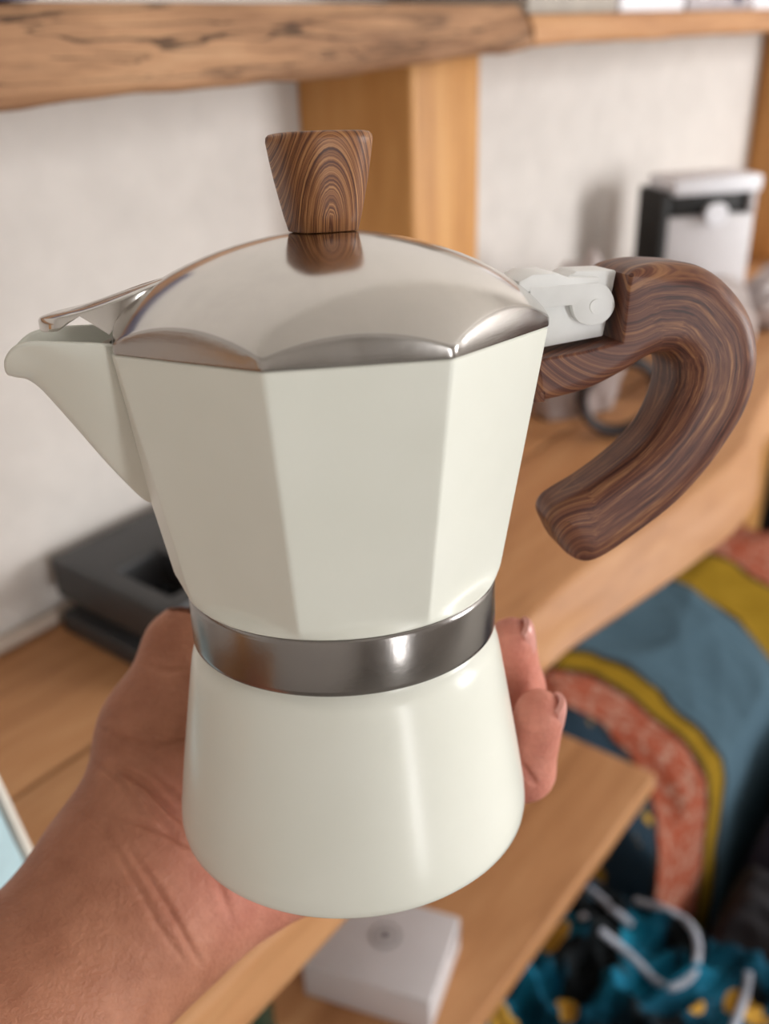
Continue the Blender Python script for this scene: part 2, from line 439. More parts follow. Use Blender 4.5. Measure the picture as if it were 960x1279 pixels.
# back board of the slab, parted from the front board by an open joint
plank('slab_board', np.linspace(-0.75, 2.3, 60), lambda x: (0.4455 + 0.0015 * sin(x * 31), 0.4455), lambda x: 0.9495, lambda x: 0.905, M['slab'], WY - 0.001, 0.0, 4, 0.003)
plank('lower_board', np.linspace(-0.75, 0.776, 40), lambda x: (0.262, 0.262), lambda x: 0.63, lambda x: 0.606, M['slab'], WY - 0.001, 0.0006, 6, 0.002)
def part_box(name, lo, hi, mat, bevel=0.003): return box(name, lp(lo), lp(hi), mat, shelf, bevel)
bm = bmesh.new()
lowv = [bm.verts.new(lp((x, y, 0.9505))) for x, y in ((0.661, 0.487), (0.762, 0.487), (0.745, 0.586), (0.634, 0.586))]
topv = [bm.verts.new(v_.co + Vector((0, 0, 0.3795))) for v_ in lowv]
bm.faces.new(lowv[::-1]); bm.faces.new(topv)
for i in range(4): bm.faces.new((lowv[i], lowv[(i + 1) % 4], topv[(i + 1) % 4], topv[i]))
bmesh.ops.bevel(bm, geom=bm.edges[:], offset=0.003, segments=2, affect='EDGES', profile=0.5)
from_bm('post', bm, M['post'], shelf, 40)
part_box('post', (0.661, 0.487, 0.6305), (0.762, WY - 0.001, 0.9), M['post'])
part_box('post', (0.661, 0.487, 0.0), (0.762, WY - 0.001, 0.605), M['post'])
part_box('post', (1.797, 0.487, 0.9505), (1.90, WY - 0.001, 1.330), M['post'])
part_box('post', (1.797, 0.487, 0.0), (1.90, WY - 0.001, 0.899), M['post'])
part_box('post', (-0.55, 0.487, 0.9505), (-0.45, WY - 0.001, 1.318), M['post'])
part_box('post', (-0.55, 0.487, 0.6305), (-0.45, WY - 0.001, 0.9), M['post'])
part_box('post', (-0.55, 0.487, 0.0), (-0.45, WY - 0.001, 0.605), M['post'])

# ------------------------------------------------------------------ the moka pot
S = 0.045
def rod(r):
    r = np.array(r, float); t = np.linalg.norm(r); k = r / t
    K = np.array([[0, -k[2], k[1]], [k[2], 0, -k[0]], [-k[1], k[0], 0]])
    return np.eye(3) + sin(t) * K + (1 - cos(t)) * K @ K
RP = rod([0.3527, 0.1317, -0.0123]) @ np.array([[1, 0, 0], [0, 0, -1], [0, 1, 0]], float)   # pot -> camera axes
TP = np.array([-0.1815, 1.6752, 5.6579])
POT_R = RW @ RP; POT_T = CAM + RW @ (TP * S)
pot = empty('moka_pot')
_m = np.eye(4); _m[:3, :3] = POT_R; _m[:3, 3] = POT_T
pot.matrix_world = Matrix(_m.tolist())
tag(pot, 'cream enamelled octagonal moka pot with steel lid and wood-print handle held in the hand', 'moka pot')
HA = radians(17.5)
HX = np.array([cos(HA), sin(HA), 0.0]); HYv = np.array([-sin(HA), cos(HA), 0.0])
def hf(r, y, z): return tuple((HX * r + HYv * y + np.array([0, 0, z])) * S)      # handle frame -> pot space, metres
def U(prof): return [(r * S, z * S) for r, z in prof]

# boiler
lathe('boiler_base', U([(0.0, -0.012), (0.93, -0.012), (0.955, -0.036), (0.985, -0.030), (1.004, -0.008), (1.009, 0.03), (1.003, 0.11), (0.986, 0.22), (0.965, 0.36), (0.94, 0.51),
      (0.915, 0.66), (0.888, 0.82), (0.866, 0.95), (0.852, 1.02), (0.842, 1.055), (0.828, 1.085), (0.808, 1.11), (0.796, 1.13), (0.792, 1.16), (0.792, 1.2)]), 160, M['cream_gloss'], pot, 60)
lathe('steel_band', U([(0.78, 1.150), (0.822, 1.150), (0.830, 1.158), (0.832, 1.18), (0.832, 1.42), (0.828, 1.445), (0.80, 1.46), (0.70, 1.46), (0.70, 1.15)]), 160, M['band'], pot, 60, close=True)

# octagon plan: vertex angles of the photographed body
VA = [17.5 - 21.0 + a for a in (0, 42, 90, 132, 180, 222, 270, 312)]
def plan(corner=0.035, seg=5, bulge=0.0):
    P = []
    vs_ = []
    for a in VA:
        vs_.append(np.array([cos(radians(a)), sin(radians(a))]))
        if bulge and abs(a - (17.5 - 21.0 + 180)) < 0.1:
            b = radians(17.5 + 180); vs_.append(np.array([cos(b), sin(b)]) * bulge)
    n = len(vs_)
    for i in range(n):
        p, q, r = vs_[i - 1], vs_[i], vs_[(i + 1) % n]
        d0 = (p - q) / np.linalg.norm(p - q); d1 = (r - q) / np.linalg.norm(r - q)
        a, b = q + d0 * corner, q + d1 * corner
        P.append(q + d0 * (corner + 0.012))
        for k in range(seg + 1):
            t = k / seg
            P.append((1 - t) ** 2 * a + 2 * t * (1 - t) * q + t * t * b)
        P.append(q + d1 * (corner + 0.012))
    return np.array(P)
PL = plan(0.015, 4, 1.03)
# dense points on the flats help the blend into the round foot
def densify(P, mx=0.09):
    out = []
    for i in range(len(P)):
        a, b = P[i], P[(i + 1) % len(P)]; n = max(1, int(np.ceil(np.linalg.norm(b - a) / mx)))
        for k in range(n): out.append(a + (b - a) * k / n)
    return np.array(out)
PL = densify(PL)
def loft(name, rings, mat, parent, smooth=35, cap0=True, cap1=True):
    v, f = [], []; n = len(rings[0])
    for r in rings: v += [tuple(p) for p in r]
    for i in range(len(rings) - 1):
        for k in range(n):
            l = (k + 1) % n; f.append((i * n + k, i * n + l, (i + 1) * n + l, (i + 1) * n + k))
    if cap0: f.append(tuple(range(n))[::-1])
    if cap1: f.append(tuple((len(rings) - 1) * n + k for k in range(n)))
    o = mesh(name, v, f, mat, parent, smooth); fix_normals(o); return o
ZB, ZR = 1.455, 2.763
def Rz(z): return 0.8564 + (z - 1.4787) * (1.081 - 0.8564) / (2.7633 - 1.4787)
rings = []
circ = PL / np.linalg.norm(PL, axis=1)[:, None]
for z, w, sc in ((1.455, 1.0, 0.985), (1.458, 1.0, 0.995), (1.466, 0.9, 1.0), (1.478, 0.66, 1.0), (1.492, 0.40, 1.0), (1.506, 0.18, 1.0), (1.522, 0.05, 1.0), (1.54, 0.0, 1.0), (1.56, 0, 1.0), (2.0, 0, 1.0), (2.74, 0, 1.0), (2.755, 0, 0.998), (2.763, 0, 0.990)):
    q = (PL * (1 - w) + circ * w * 0.985) * Rz(z) * sc
    rings.append([(x * S, y * S, z * S) for x, y in q])
for z, sc in ((2.763, 0.955), (2.70, 0.95), (1.60, 0.90)):
    q = PL * Rz(z) * sc
    rings.append([(x * S, y * S, z * S) for x, y in q])
loft('upper_chamber', rings, M['cream'], pot, 35)

# spout
sx = radians(197.5)
SX = np.array([cos(sx), sin(sx), 0]); SY = np.array([-sin(sx), cos(sx), 0])
def sf(r, y, z): return tuple((SX * r + SY * y + np.array([0, 0, z])) * S)
keel = catmull([(0.955, 1.955), (1.0, 1.995), (1.127, 2.170), (1.254, 2.370), (1.361, 2.535), (1.407, 2.595), (1.455, 2.634), (1.505, 2.648), (1.540, 2.660)], 6)
topE = catmull([(1.02, 2.800), (1.15, 2.812), (1.30, 2.820), (1.39, 2.820), (1.46, 2.802), (1.515, 2.756), (1.536, 2.705), (1.540, 2.660)], 5)
def face_r(z, y): return Rz(z) * (1.03 - 0.096 * min(1.0, abs(y) / (0.358 * Rz(z))))
rows = len(keel); nq = 24
grid = []
for i, K in enumerate(keel):
    t = i / (rows - 1); zb = 1.955 + (2.763 - 1.955) * ((K[1] - 1.955) / (2.660 - 1.955))
    w = 0.30 * ((zb - 1.955) / (2.763 - 1.955)) ** 0.9
    row = []
    for j in range(-nq, nq + 1):
        q = 1 - abs(j) / nq; sgn = 1 if j >= 0 else -1
        yy = w * (1 - q) ** 0.75 if q < 1 else 0.0
        flare = 0.30 * w * sin(pi * q) * 0.35                 # soft inward sweep where the spout leaves the body
        yy = max(0.0, yy - flare * q * 0.5)
        rb = face_r(zb, w) - 0.02
        r = rb + (K[0] - rb) * q ** 0.92; z = zb + (K[1] - zb) * q
        ts = np.linspace(0, 1, len(topE)); bl = t ** 5
        rt = np.interp(q, ts, [p[0] for p in topE]); zt = np.interp(q, ts, [p[1] for p in topE])
        r += (rt - (1.02 + (1.540 - 1.02) * q ** 0.92)) * bl * min(1.0, q * 6)
        z += (zt - (2.763 + (2.660 - 2.763) * q)) * bl
        row.append(sf(r, sgn * yy, z))
    grid.append(row)
v = [p for row in grid for p in row]; nn = 2 * nq + 1
f = [(i * nn + k, i * nn + k + 1, (i + 1) * nn + k + 1, (i + 1) * nn + k) for i in range(rows - 1) for k in range(nn - 1)]
sp = mesh('spout', v, f, M['cream'], pot, 60)
md = sp.modifiers.new('wall', 'SOLIDIFY'); md.thickness = 0.0012; md.offset = -1.0
fix_normals(sp)

# lid: a dome cut by the octagon
LP = densify(plan(0.02, 4), 0.05)
dome_t = np.array([(0, 3.232), (0.15, 3.226), (0.3, 3.205), (0.5, 3.158), (0.7, 3.085), (0.85, 3.008), (0.95, 2.94), (1.02, 2.878), (1.09, 2.805)])
_dz = catmull([tuple(p) for p in dome_t], 8); _dx = [p[0] for p in _dz]; _dy = [p[1] for p in _dz]
def dome(r): return float(np.interp(r, _dx, _dy))
RL = 1.086
rings = []
for z, sc in ((2.764, 0.93), (2.764, 0.985), (2.768, 0.997), (2.775, 1.0)):
    rings.append([(x * RL * sc * S, y * RL * sc * S, z * S) for x, y in LP])
rings.append([(x * RL * S, y * RL * S, (dome(np.hypot(x, y) * RL) - 0.008) * S) for x, y in LP])
for s_ in (0.992, 0.98, 0.95, 0.91, 0.86, 0.80, 0.73, 0.66, 0.58, 0.5, 0.42, 0.34, 0.26, 0.18, 0.1, 0.04):
    rings.append([(x * RL * s_ * S, y * RL * s_ * S, dome(np.hypot(x, y) * RL * s_) * S) for x, y in LP])
lid = loft('lid', rings, M['steel'], pot, 28)
lid.data.materials.append(M['steel_rim'])
for p in lid.data.polygons:
    if abs(p.normal.z) < 0.5: p.material_index = 1
# tongue of the lid over the spout
to = [(1.215 + 0.155 * cos(q * pi / 2), 0.165 * sin(q * pi / 2)) for q in np.linspace(-1, 1, 33)]
side_ = [(0.74, 0.07), (0.80, 0.11), (0.88, 0.145), (0.96, 0.165), (1.04, 0.172), (1.10, 0.172), (1.16, 0.169)]
outl = [(r, -y) for r, y in side_] + to + [(r, y) for r, y in side_[::-1]]
def tz(r): return float(np.interp(r, [0.6, 0.74, 0.85, 0.95, 1.06, 1.15, 1.25, 1.40], [3.09, 3.048, 3.020, 2.990, 2.956, 2.932, 2.914, 2.897]))
v, f = [], []; n = len(outl)
cxr = 1.10
for k, (sc, dz) in enumerate(((0.94, -0.058), (0.985, -0.062), (1.0, -0.054), (1.0, -0.014), (0.97, -0.002), (0.85, 0.004), (0.5, 0.008))):
    for r, y in outl:
        rr = cxr + (r - cxr) * (sc if r > cxr else 1.0)
        z_ = tz(rr) + dz
        if dz < -0.03:
            zo = tz(rr) - 0.016 + (dz + 0.016) * min(1.0, max(0.0, (r - 1.17) / 0.10))
            zi = min(z_, dome(min(1.08, np.hypot(rr, y * sc))) - 0.02); wq = min(1.0, max(0.0, (1.14 - rr) / 0.09))
            z_ = zo + (zi - zo) * wq
        v.append(sf(rr, y * sc, z_))
for i in range(6):
    for k in range(n - 1): f.append((i * n + k, i * n + k + 1, (i + 1) * n + k + 1, (i + 1) * n + k))
f.append(tuple(6 * n + k for k in range(n)))
tg = mesh('spout_cover', v, f, M['steel'], lid, 40); fix_normals(tg)

# knob
KA = radians(-57)
v, f = [], []; NK = 64
prof = [(0.150, 3.228), (0.158, 3.232), (0.176, 3.30), (0.193, 3.38), (0.209, 3.46), (0.223, 3.54), (0.233, 3.61), (0.236, 3.632), (0.233, 3.652), (0.222, 3.664), (0.20, 3.669), (0.10, 3.671)]
for r, z in prof:
    for k in range(NK):
        a = 2 * pi * k / NK
        e = 3.0; rr = r * 0.985 * (abs(cos(a)) ** e + abs(sin(a)) ** e) ** (-1 / e)
        v.append((rr * cos(a + KA) * S, rr * sin(a + KA) * S, z * S))
for i in range(len(prof) - 1):
    for k in range(NK):
        l = (k + 1) % NK; f.append((i * NK + k, i * NK + l, (i + 1) * NK + l, (i + 1) * NK + k))
f.append(tuple(range(NK))[::-1]); f.append(tuple((len(prof) - 1) * NK + k for k in range(NK)))
knob = mesh('lid_knob', v, f, M['knob'], pot, 50); fix_normals(knob)
at_ = knob.data.attributes.new('grain', 'FLOAT_VECTOR', 'POINT')
vd = np.array(v) / S
cx_ = np.array([0.215 * cos(radians(-66)), 0.215 * sin(radians(-66)), 3.30])
ex = np.array([-sin(radians(-66)), cos(radians(-66)), 0])
g = []
for p in vd:
    d = p - cx_; u = d @ ex; zz = d[2]
    rr = sqrt((u / 0.115) ** 2 + (max(0.0, zz + 0.02) / 0.27) ** 2)
    ang = atan2(u, zz + 0.3)
    g.append((zz * 0.8 + ang * 0.2, rr * 0.42, 0.3))
at_.data.foreach_set('vector', np.array(g, np.float32).ravel())

# handle
outer = [(1.468, 2.965), (1.51, 2.992), (1.60, 3.010), (1.70, 3.012), (1.85, 2.992), (1.98, 2.931), (2.104, 2.821), (2.186, 2.711), (2.233, 2.586), (2.251, 2.463), (2.246, 2.326), (2.215, 2.202), (2.157, 2.080),
         (2.040, 1.895), (1.863, 1.694), (1.631, 1.523), (1.468, 1.420), (1.372, 1.392), (1.29, 1.418), (1.212, 1.494), (1.158, 1.595), (1.132, 1.665), (1.152, 1.728), (1.218, 1.776), (1.378, 1.858), (1.559, 1.981),
         (1.692, 2.107), (1.776, 2.258), (1.806, 2.389), (1.797, 2.476), (1.766, 2.532), (1.71, 2.553), (1.62, 2.542), (1.488, 2.476), (1.311, 2.403), (1.142, 2.370), (1.0, 2.355)]
nc = catmull(outer, 5)
sharp = [np.array(p) for p in ((1.0, 2.578), (1.10, 2.590), (1.25, 2.606), (1.39, 2.630), (1.446, 2.637), (1.450, 2.70), (1.456, 2.80), (1.462, 2.90))]
OL = nc + sharp
rad = [0.022 + 0.11 * min(1.0, max(0, (i - 1) / 16)) for i in range(len(nc))]
for i in range(len(nc)):
    e = len(nc) - 1 - i
    rad[i] = min(rad[i], 0.05 + 0.08 * min(1.0, e / 30))
rad += [0.016] * len(sharp)
OLA = np.array(OL); nO = len(OLA)
tan = np.roll(OLA, -1, 0) - np.roll(OLA, 1, 0); tan /= np.linalg.norm(tan, axis=1)[:, None]
inw = np.stack([tan[:, 1], -tan[:, 0]], 1)          # outline runs clockwise -> inward is to the right
TH = 0.25
layers = []
for a in np.linspace(0, pi / 2, 7):
    layers.append((OLA + inw * (np.array(rad) * (1 - cos(a)))[:, None], TH - np.array(rad) * (1 - sin(a))))
bm = bmesh.new()
ringsV = []
for sgn in (-1, 1):
    seq = []
    for P, y in layers:
        seq.append([bm.verts.new((P[i][0], sgn * y[i], P[i][1])) for i in range(nO)])
    ringsV.append(seq)
for sgn, seq in zip((-1, 1), ringsV):
    for i in range(len(seq) - 1):
        for k in range(nO):
            l = (k + 1) % nO; bm.faces.new((seq[i][k], seq[i][l], seq[i + 1][l], seq[i + 1][k]))
    tri = tessellate_polygon([[Vector((v_.co.x, v_.co.z, 0)) for v_ in seq[-1]]])
    for t in tri:
        try: bm.faces.new([seq[-1][q] for q in t])
        except ValueError: pass
mids = [[bm.verts.new((OLA[i][0], fr_ * layers[0][1][i], OLA[i][1])) for i in range(nO)] for fr_ in (-0.5, 0.0, 0.5)]
strip = [ringsV[0][0]] + mids + [ringsV[1][0]]
for A_, B_ in zip(strip[:-1], strip[1:]):
    for k in range(nO):
        l = (k + 1) % nO; bm.faces.new((A_[k], A_[l], B_[l], B_[k]))
bmesh.ops.recalc_face_normals(bm, faces=bm.faces[:])
for _ in range(5):
    ed = [e for e in bm.edges if e.calc_length() > 0.07 and all(abs(abs(v_.co.y) - TH) < 1e-5 for v_ in e.verts)]
    if not ed: break
    bmesh.ops.subdivide_edges(bm, edges=ed, cuts=1)
    bmesh.ops.triangulate(bm, faces=[q for q in bm.faces if len(q.verts) > 4])
outl = np.array(nc[:90]); seg_a, seg_b = outl[:-1], outl[1:]
seg_d = seg_b - seg_a; seg_l = np.linalg.norm(seg_d, axis=1); cum = np.concatenate([[0], np.cumsum(seg_l)])
G = []
for v_ in bm.verts:
    p = np.array([v_.co.x, v_.co.z])
    t = np.clip(((p - seg_a) * seg_d).sum(1) / (seg_l ** 2), 0, 1)
    q = seg_a + seg_d * t[:, None]; d = np.linalg.norm(q - p, axis=1); i = int(np.argmin(d))
    G.append((cum[i] + t[i] * seg_l[i], d[i] + 0.9 * (TH - abs(v_.co.y)), 0.5 + 0.25 * v_.co.y))
for v_ in bm.verts: v_.co = Vector(hf(v_.co.x, v_.co.y * float(np.interp(v_.co.z, [1.35, 1.7, 2.5], [0.70, 0.76, 1.0])), v_.co.z))
handle = from_bm('handle', bm, M['handle'], pot, 42)
at_ = handle.data.attributes.new('grain', 'FLOAT_VECTOR', 'POINT')
at_.data.foreach_set('vector', np.array(G, np.float32).ravel())

# hinge
prism('hinge_bracket', [(0.98, 2.604), (1.395, 2.652), (1.415, 2.76), (1.452, 2.972), (1.44, 2.980), (1.24, 2.984), (1.20, 2.965), (1.16, 2.90), (0.98, 2.90)], -0.125, 0.125, M['hinge'], pot, 0.006, hf, 2, 25)
leaf_poly = [(0.985, 2.924), (1.345, 2.930), (1.392, 2.902), (1.424, 2.850), (1.432, 2.805), (1.415, 2.765), (1.385, 2.735), (1.345, 2.720), (1.285, 2.722), (1.240, 2.745), (1.215, 2.785), (1.205, 2.825), (0.985, 2.820)]
leaf_poly = leaf_poly[:2] + [tuple(p) for p in catmull(leaf_poly[1:12], 4)][1:] + leaf_poly[12:]
leaf = prism('hinge_leaf', leaf_poly, -0.172, -0.127, M['hinge'], pot, 0.004, hf, 2, 25)
prism('hinge_cheek', leaf_poly, 0.127, 0.172, M['hinge'], leaf, 0.004, hf, 2, 25)
prism('hinge_bridge', [(0.93, 2.955), (1.00, 2.985), (1.13, 2.984), (1.18, 2.962), (1.345, 2.954), (1.345, 2.928), (0.93, 2.90)], -0.170, 0.170, M['hinge'], leaf, 0.004, hf, 2, 25)
b = bmesh.new(); bmesh.ops.create_cone(b, cap_ends=True, segments=28, radius1=0.045, radius2=0.045, depth=0.356)
bmesh.ops.bevel(b, geom=[e for e in b.edges if abs(e.verts[0].co.z) > 0.17 and abs(e.verts[0].co.z - e.verts[1].co.z) < 1e-4], offset=0.008, segments=2, affect='EDGES')
for v_ in b.verts: v_.co = Vector(hf(1.335 + v_.co.x, v_.co.z, 2.812 + v_.co.y))
from_bm('hinge_pin', b, M['hinge'], leaf, 40)

# ------------------------------------------------------------------ the hand
def cam_pt(x, y, d): return np.array([(x - 480) / FPX * d, (y - 639.5) / FPX * d, d])
def surface_nets(F, org, h):
    nx, ny, nz = F.shape; neg = F < 0
    corner = [(i, j, k) for i in (0, 1) for j in (0, 1) for k in (0, 1)]
    sl = lambda c: tuple(slice(c[q], F.shape[q] - 1 + c[q]) for q in range(3))
    cnt = sum(neg[sl(c)].astype(np.int8) for c in corner)
    act = (cnt > 0) & (cnt < 8); idx = np.argwhere(act)
    acc = np.zeros((len(idx), 3)); num = np.zeros(len(idx))
    for a in corner:
        for ax in range(3):
            if a[ax]: continue
            b = list(a); b[ax] = 1
            fa = F[idx[:, 0] + a[0], idx[:, 1] + a[1], idx[:, 2] + a[2]]; fb = F[idx[:, 0] + b[0], idx[:, 1] + b[1], idx[:, 2] + b[2]]
            m = (fa < 0) != (fb < 0); t = np.where(m, fa / np.where(m, fa - fb, 1), 0)
            p = np.tile(np.array(a, float), (len(idx), 1)); p[:, ax] = t
            acc[m] += p[m]; num[m] += 1
    V = org + h * (idx + acc / num[:, None])
    vid = -np.ones(act.shape, np.int64); vid[act] = np.arange(len(idx))
    faces = []
    for ax in range(3):
        u, w = (ax + 1) % 3, (ax + 2) % 3
        s0 = [slice(None)] * 3; s1 = [slice(None)] * 3; s0[ax] = slice(0, -1); s1[ax] = slice(1, None)
        e = np.argwhere(neg[tuple(s0)] != neg[tuple(s1)])
        e = e[(e[:, u] > 0) & (e[:, w] > 0) & (e[:, u] < F.shape[u] - 1) & (e[:, w] < F.shape[w] - 1)]
        q = []
        for du, dw in ((1, 1), (0, 1), (0, 0), (1, 0)):
            c = e.copy(); c[:, u] -= du; c[:, w] -= dw; q.append(vid[c[:, 0], c[:, 1], c[:, 2]])
        q = np.stack(q, 1); flip = neg[tuple(s0)][tuple(e.T)]
        q[~flip] = q[~flip][:, ::-1]; faces.append(q)
    return V, np.concatenate(faces)

RES = 0.0014
lo = np.array([-0.300, 0.030, 0.175]); hi = np.array([0.066, 0.330, 0.345])
ax = [np.arange(lo[q], hi[q], RES, dtype=np.float32) for q in range(3)]
GX, GY, GZ = np.meshgrid(*ax, indexing='ij')
def cap(a, b, ra, rb):
    a = np.array(a, np.float32); b = np.array(b, np.float32); d = b - a
    t = ((GX - a[0]) * d[0] + (GY - a[1]) * d[1] + (GZ - a[2]) * d[2]) / float(d @ d); np.clip(t, 0, 1, out=t)
    return np.sqrt((GX - a[0] - t * d[0]) ** 2 + (GY - a[1] - t * d[1]) ** 2 + (GZ - a[2] - t * d[2]) ** 2) - (ra + (rb - ra) * t)
def smin(a, b, k):
    h = np.clip(0.5 + 0.5 * (b - a) / k, 0, 1); return b + (a - b) * h - k * h * (1 - h)
J = {n: cam_pt(*p) for n, p in dict(
    wrist_a=(142, 1112, 0.272), wrist_b=(188, 1160, 0.268), arm_a=(-50, 1318, 0.235), arm_b=(5, 1372, 0.232), arm_a2=(-420, 1560, 0.195), arm_b2=(-330, 1660, 0.195),
    cmc=(172, 1050, 0.276), tmcp=(200, 915, 0.290), tip_ip=(232, 812, 0.298), ttip=(300, 738, 0.300),
    imcp=(420, 905, 0.318), ipip=(575, 890, 0.312), idip=(645, 858, 0.285), itip=(639, 799, 0.272),
    mmcp=(450, 985, 0.313), mpip=(596, 985, 0.306), mdip=(655, 962, 0.279), mtip=(673, 892, 0.264),
    rmcp=(430, 1045, 0.304), rpip=(560, 1040, 0.305), rdip=(612, 1005, 0.290), rtip=(632, 950, 0.281),
    pmcp=(385, 1070, 0.292), ppip=(490, 1062, 0.302), pdip=(548, 1045, 0.296), ptip=(575, 1005, 0.292),
    hyp_a=(222, 1132, 0.268), hyp_b=(305, 1090, 0.276), palm=(300, 1040, 0.300)).items()}
def chain(names, radii, k=0.004):
    d = None
    for i in range(len(names) - 1):
        c = cap(J[names[i]], J[names[i + 1]], radii[i], radii[i + 1]); d = c if d is None else smin(d, c, k)
    return d
D = smin(cap(J['arm_a'], J['wrist_a'], 0.0255, 0.0205), cap(J['arm_b'], J['wrist_b'], 0.0225, 0.0180), 0.020)
D = smin(D, smin(cap(J['arm_a2'], J['arm_a'], 0.030, 0.0255), cap(J['arm_b2'], J['arm_b'], 0.028, 0.0225), 0.02), 0.015)
pal = None
for a, b, ra, rb in (('wrist_a', 'imcp', 0.0185, 0.0125), ('wrist_a', 'mmcp', 0.0185, 0.0125), ('wrist_b', 'rmcp', 0.0165, 0.0120), ('wrist_b', 'pmcp', 0.0160, 0.0115),
                     ('imcp', 'mmcp', 0.0120, 0.0120), ('mmcp', 'rmcp', 0.012, 0.012), ('rmcp', 'pmcp', 0.012, 0.0115), ('hyp_a', 'hyp_b', 0.0165, 0.0130)):
    c = cap(J[a], J[b], ra, rb); pal = c if pal is None else smin(pal, c, 0.010)
D = smin(D, pal, 0.014)
th = chain(('cmc', 'tmcp', 'tip_ip', 'ttip'), (0.0215, 0.0165, 0.0125, 0.0098), 0.006)
D = smin(D, th, 0.012)
D = smin(D, cap(J['tmcp'], J['imcp'], 0.0125, 0.011), 0.014)          # web between thumb and palm
fing = None
for nm, rr in (('i', (0.0115, 0.0092, 0.0082, 0.0068)), ('m', (0.0118, 0.0094, 0.0086, 0.0072)), ('r', (0.0112, 0.0088, 0.0078, 0.0070)), ('p', (0.0104, 0.0080, 0.0072, 0.0064))):
    c = chain((nm + 'mcp', nm + 'pip', nm + 'dip', nm + 'tip'), rr, 0.003)
    fing = c if fing is None else smin(fing, c, 0.0012)
D = smin(D, fing, 0.007)
# the pot's own shape presses into the skin
QX = (np.stack([GX, GY, GZ], -1).reshape(-1, 3) / np.float32(S) - TP.astype(np.float32)) @ RP.astype(np.float32)
qr = np.hypot(QX[:, 0], QX[:, 1]); qz = QX[:, 2]
pr_ = np.interp(qz, [-1, 0.0, 0.05, 0.36, 0.82, 1.06, 1.13, 1.15, 1.455, 1.47, 2.76], [0.96, 0.985, 1.006, 0.966, 0.889, 0.842, 0.80, 0.834, 0.834, 0.862, 1.083])
dp = (np.maximum(np.maximum(qr - pr_, -0.036 - qz), qz - 2.76) * S).reshape(GX.shape).astype(np.float32)
D = np.maximum(D, -(dp - 0.0004))
V, Fq = surface_nets(D, lo, RES)
del QX, dp, GX, GY, GZ
base_o = RW @ J['wrist_a'] + CAM
# finer skin where the palm and wrist face out, then shallow furrows of the palm, thumb root and wrist
hb = bmesh.new(); vs_h = [hb.verts.new(p) for p in V.tolist()]
for q in Fq.tolist(): hb.faces.new([vs_h[k] for k in q])
bmesh.ops.recalc_face_normals(hb, faces=hb.faces[:])
for _ in range(2): bmesh.ops.smooth_vert(hb, verts=hb.verts[:], factor=0.4, use_axis_x=True, use_axis_y=True, use_axis_z=True)
def pix(c): return c.x / c.z * FPX + 480, c.y / c.z * FPX + 639.5
for it in range(2):
    hb.normal_update(); fine = set()
    for fc_ in hb.faces:
        x, y = pix(fc_.calc_center_median())
        if fc_.normal.z < 0.25 and ((60 < x < 340 and 800 < y < 1230) or (630 < x < 700 and 930 < y < 1000)): fine.update(fc_.edges)
    bmesh.ops.subdivide_edges(hb, edges=list(fine), cuts=1, use_grid_fill=True, smooth=0.0)
bmesh.ops.triangulate(hb, faces=[q for q in hb.faces if len(q.verts) > 4])
hb.verts.ensure_lookup_table(); hb.normal_update()
for _ in range(2): bmesh.ops.smooth_vert(hb, verts=hb.verts[:], factor=0.4, use_axis_x=True, use_axis_y=True, use_axis_z=True)
hb.normal_update()
V = np.array([v_.co[:] for v_ in hb.verts]); NV_ = np.array([v_.normal[:] for v_ in hb.verts])
PX = V[:, 0] / V[:, 2] * FPX + 480; PY = V[:, 1] / V[:, 2] * FPX + 639.5
def furrow(pts, depth, sig):
    best = np.full(len(V), 1e9); pts = catmull(pts, 5); L = len(pts) - 1; end = np.zeros(len(V))
    for i, (a, b) in enumerate(zip(pts[:-1], pts[1:])):
        d = b - a; t = np.clip(((PX - a[0]) * d[0] + (PY - a[1]) * d[1]) / (d @ d), 0, 1)
        q = (PX - a[0] - t * d[0]) ** 2 + (PY - a[1] - t * d[1]) ** 2; m = q < best
        best[m] = q[m]; end[m] = (i + t[m]) / L
    fade = np.clip(np.sin(pi * np.clip(end, 0.02, 0.98)), 0, 1) ** 0.5
    return depth * fade * (np.exp(-best / (2 * sig * sig)) - 0.45 * np.exp(-best / (2 * (2.6 * sig) ** 2)))
dis = np.zeros(len(V))
for pts, dep, sg in (([(140, 958), (178, 978), (212, 1012), (240, 1032)], 0.0030, 5), ([(158, 972), (190, 1008), (222, 1048), (262, 1060)], 0.0018, 5),
                     ([(92, 1012), (130, 1042), (168, 1100), (200, 1160), (236, 1208)], 0.0009, 4.5), ([(160, 1060), (195, 1108), (232, 1172), (250, 1205)], 0.0015, 4.0),
                     ([(122, 908), (160, 926), (200, 932), (232, 926)], 0.0010, 4), ([(150, 1018), (180, 1030), (218, 1046)], 0.0014, 4),
                     ([(652, 956), (660, 968), (669, 979)], 0.0020, 4), ([(180, 830), (205, 838), (234, 836)], 0.0009, 4), ([(112, 950), (146, 972), (176, 1016)], 0.0012, 4),
                     ([(180, 950), (205, 975), (236, 1000)], 0.0014, 5), ([(255, 1075), (275, 1110), (290, 1150)], 0.0012, 5)):
    dis += furrow(pts, dep * 0.8, sg * 0.85)
V = V - NV_ * (dis * (NV_[:, 2] < 0.3))[:, None]
for v_, p in zip(hb.verts, V.tolist()): v_.co = Vector(p)
pxv, pyv = PX, PY
tint = 0.8 * np.clip((pxv - 560) / 60, 0, 1)
tint = np.maximum(tint, 0.75 * np.exp(-(((pxv - 320) / 110) ** 2 + ((pyv - 1095) / 90) ** 2)))
tint = np.maximum(tint, 0.35 * np.exp(-(((pxv - 220) / 40) ** 2 + ((pyv - 1020) / 60) ** 2)))
for v_ in hb.verts: v_.co = Vector((RW @ np.array(v_.co) + CAM - base_o).tolist())
me = bpy.data.meshes.new('hand')
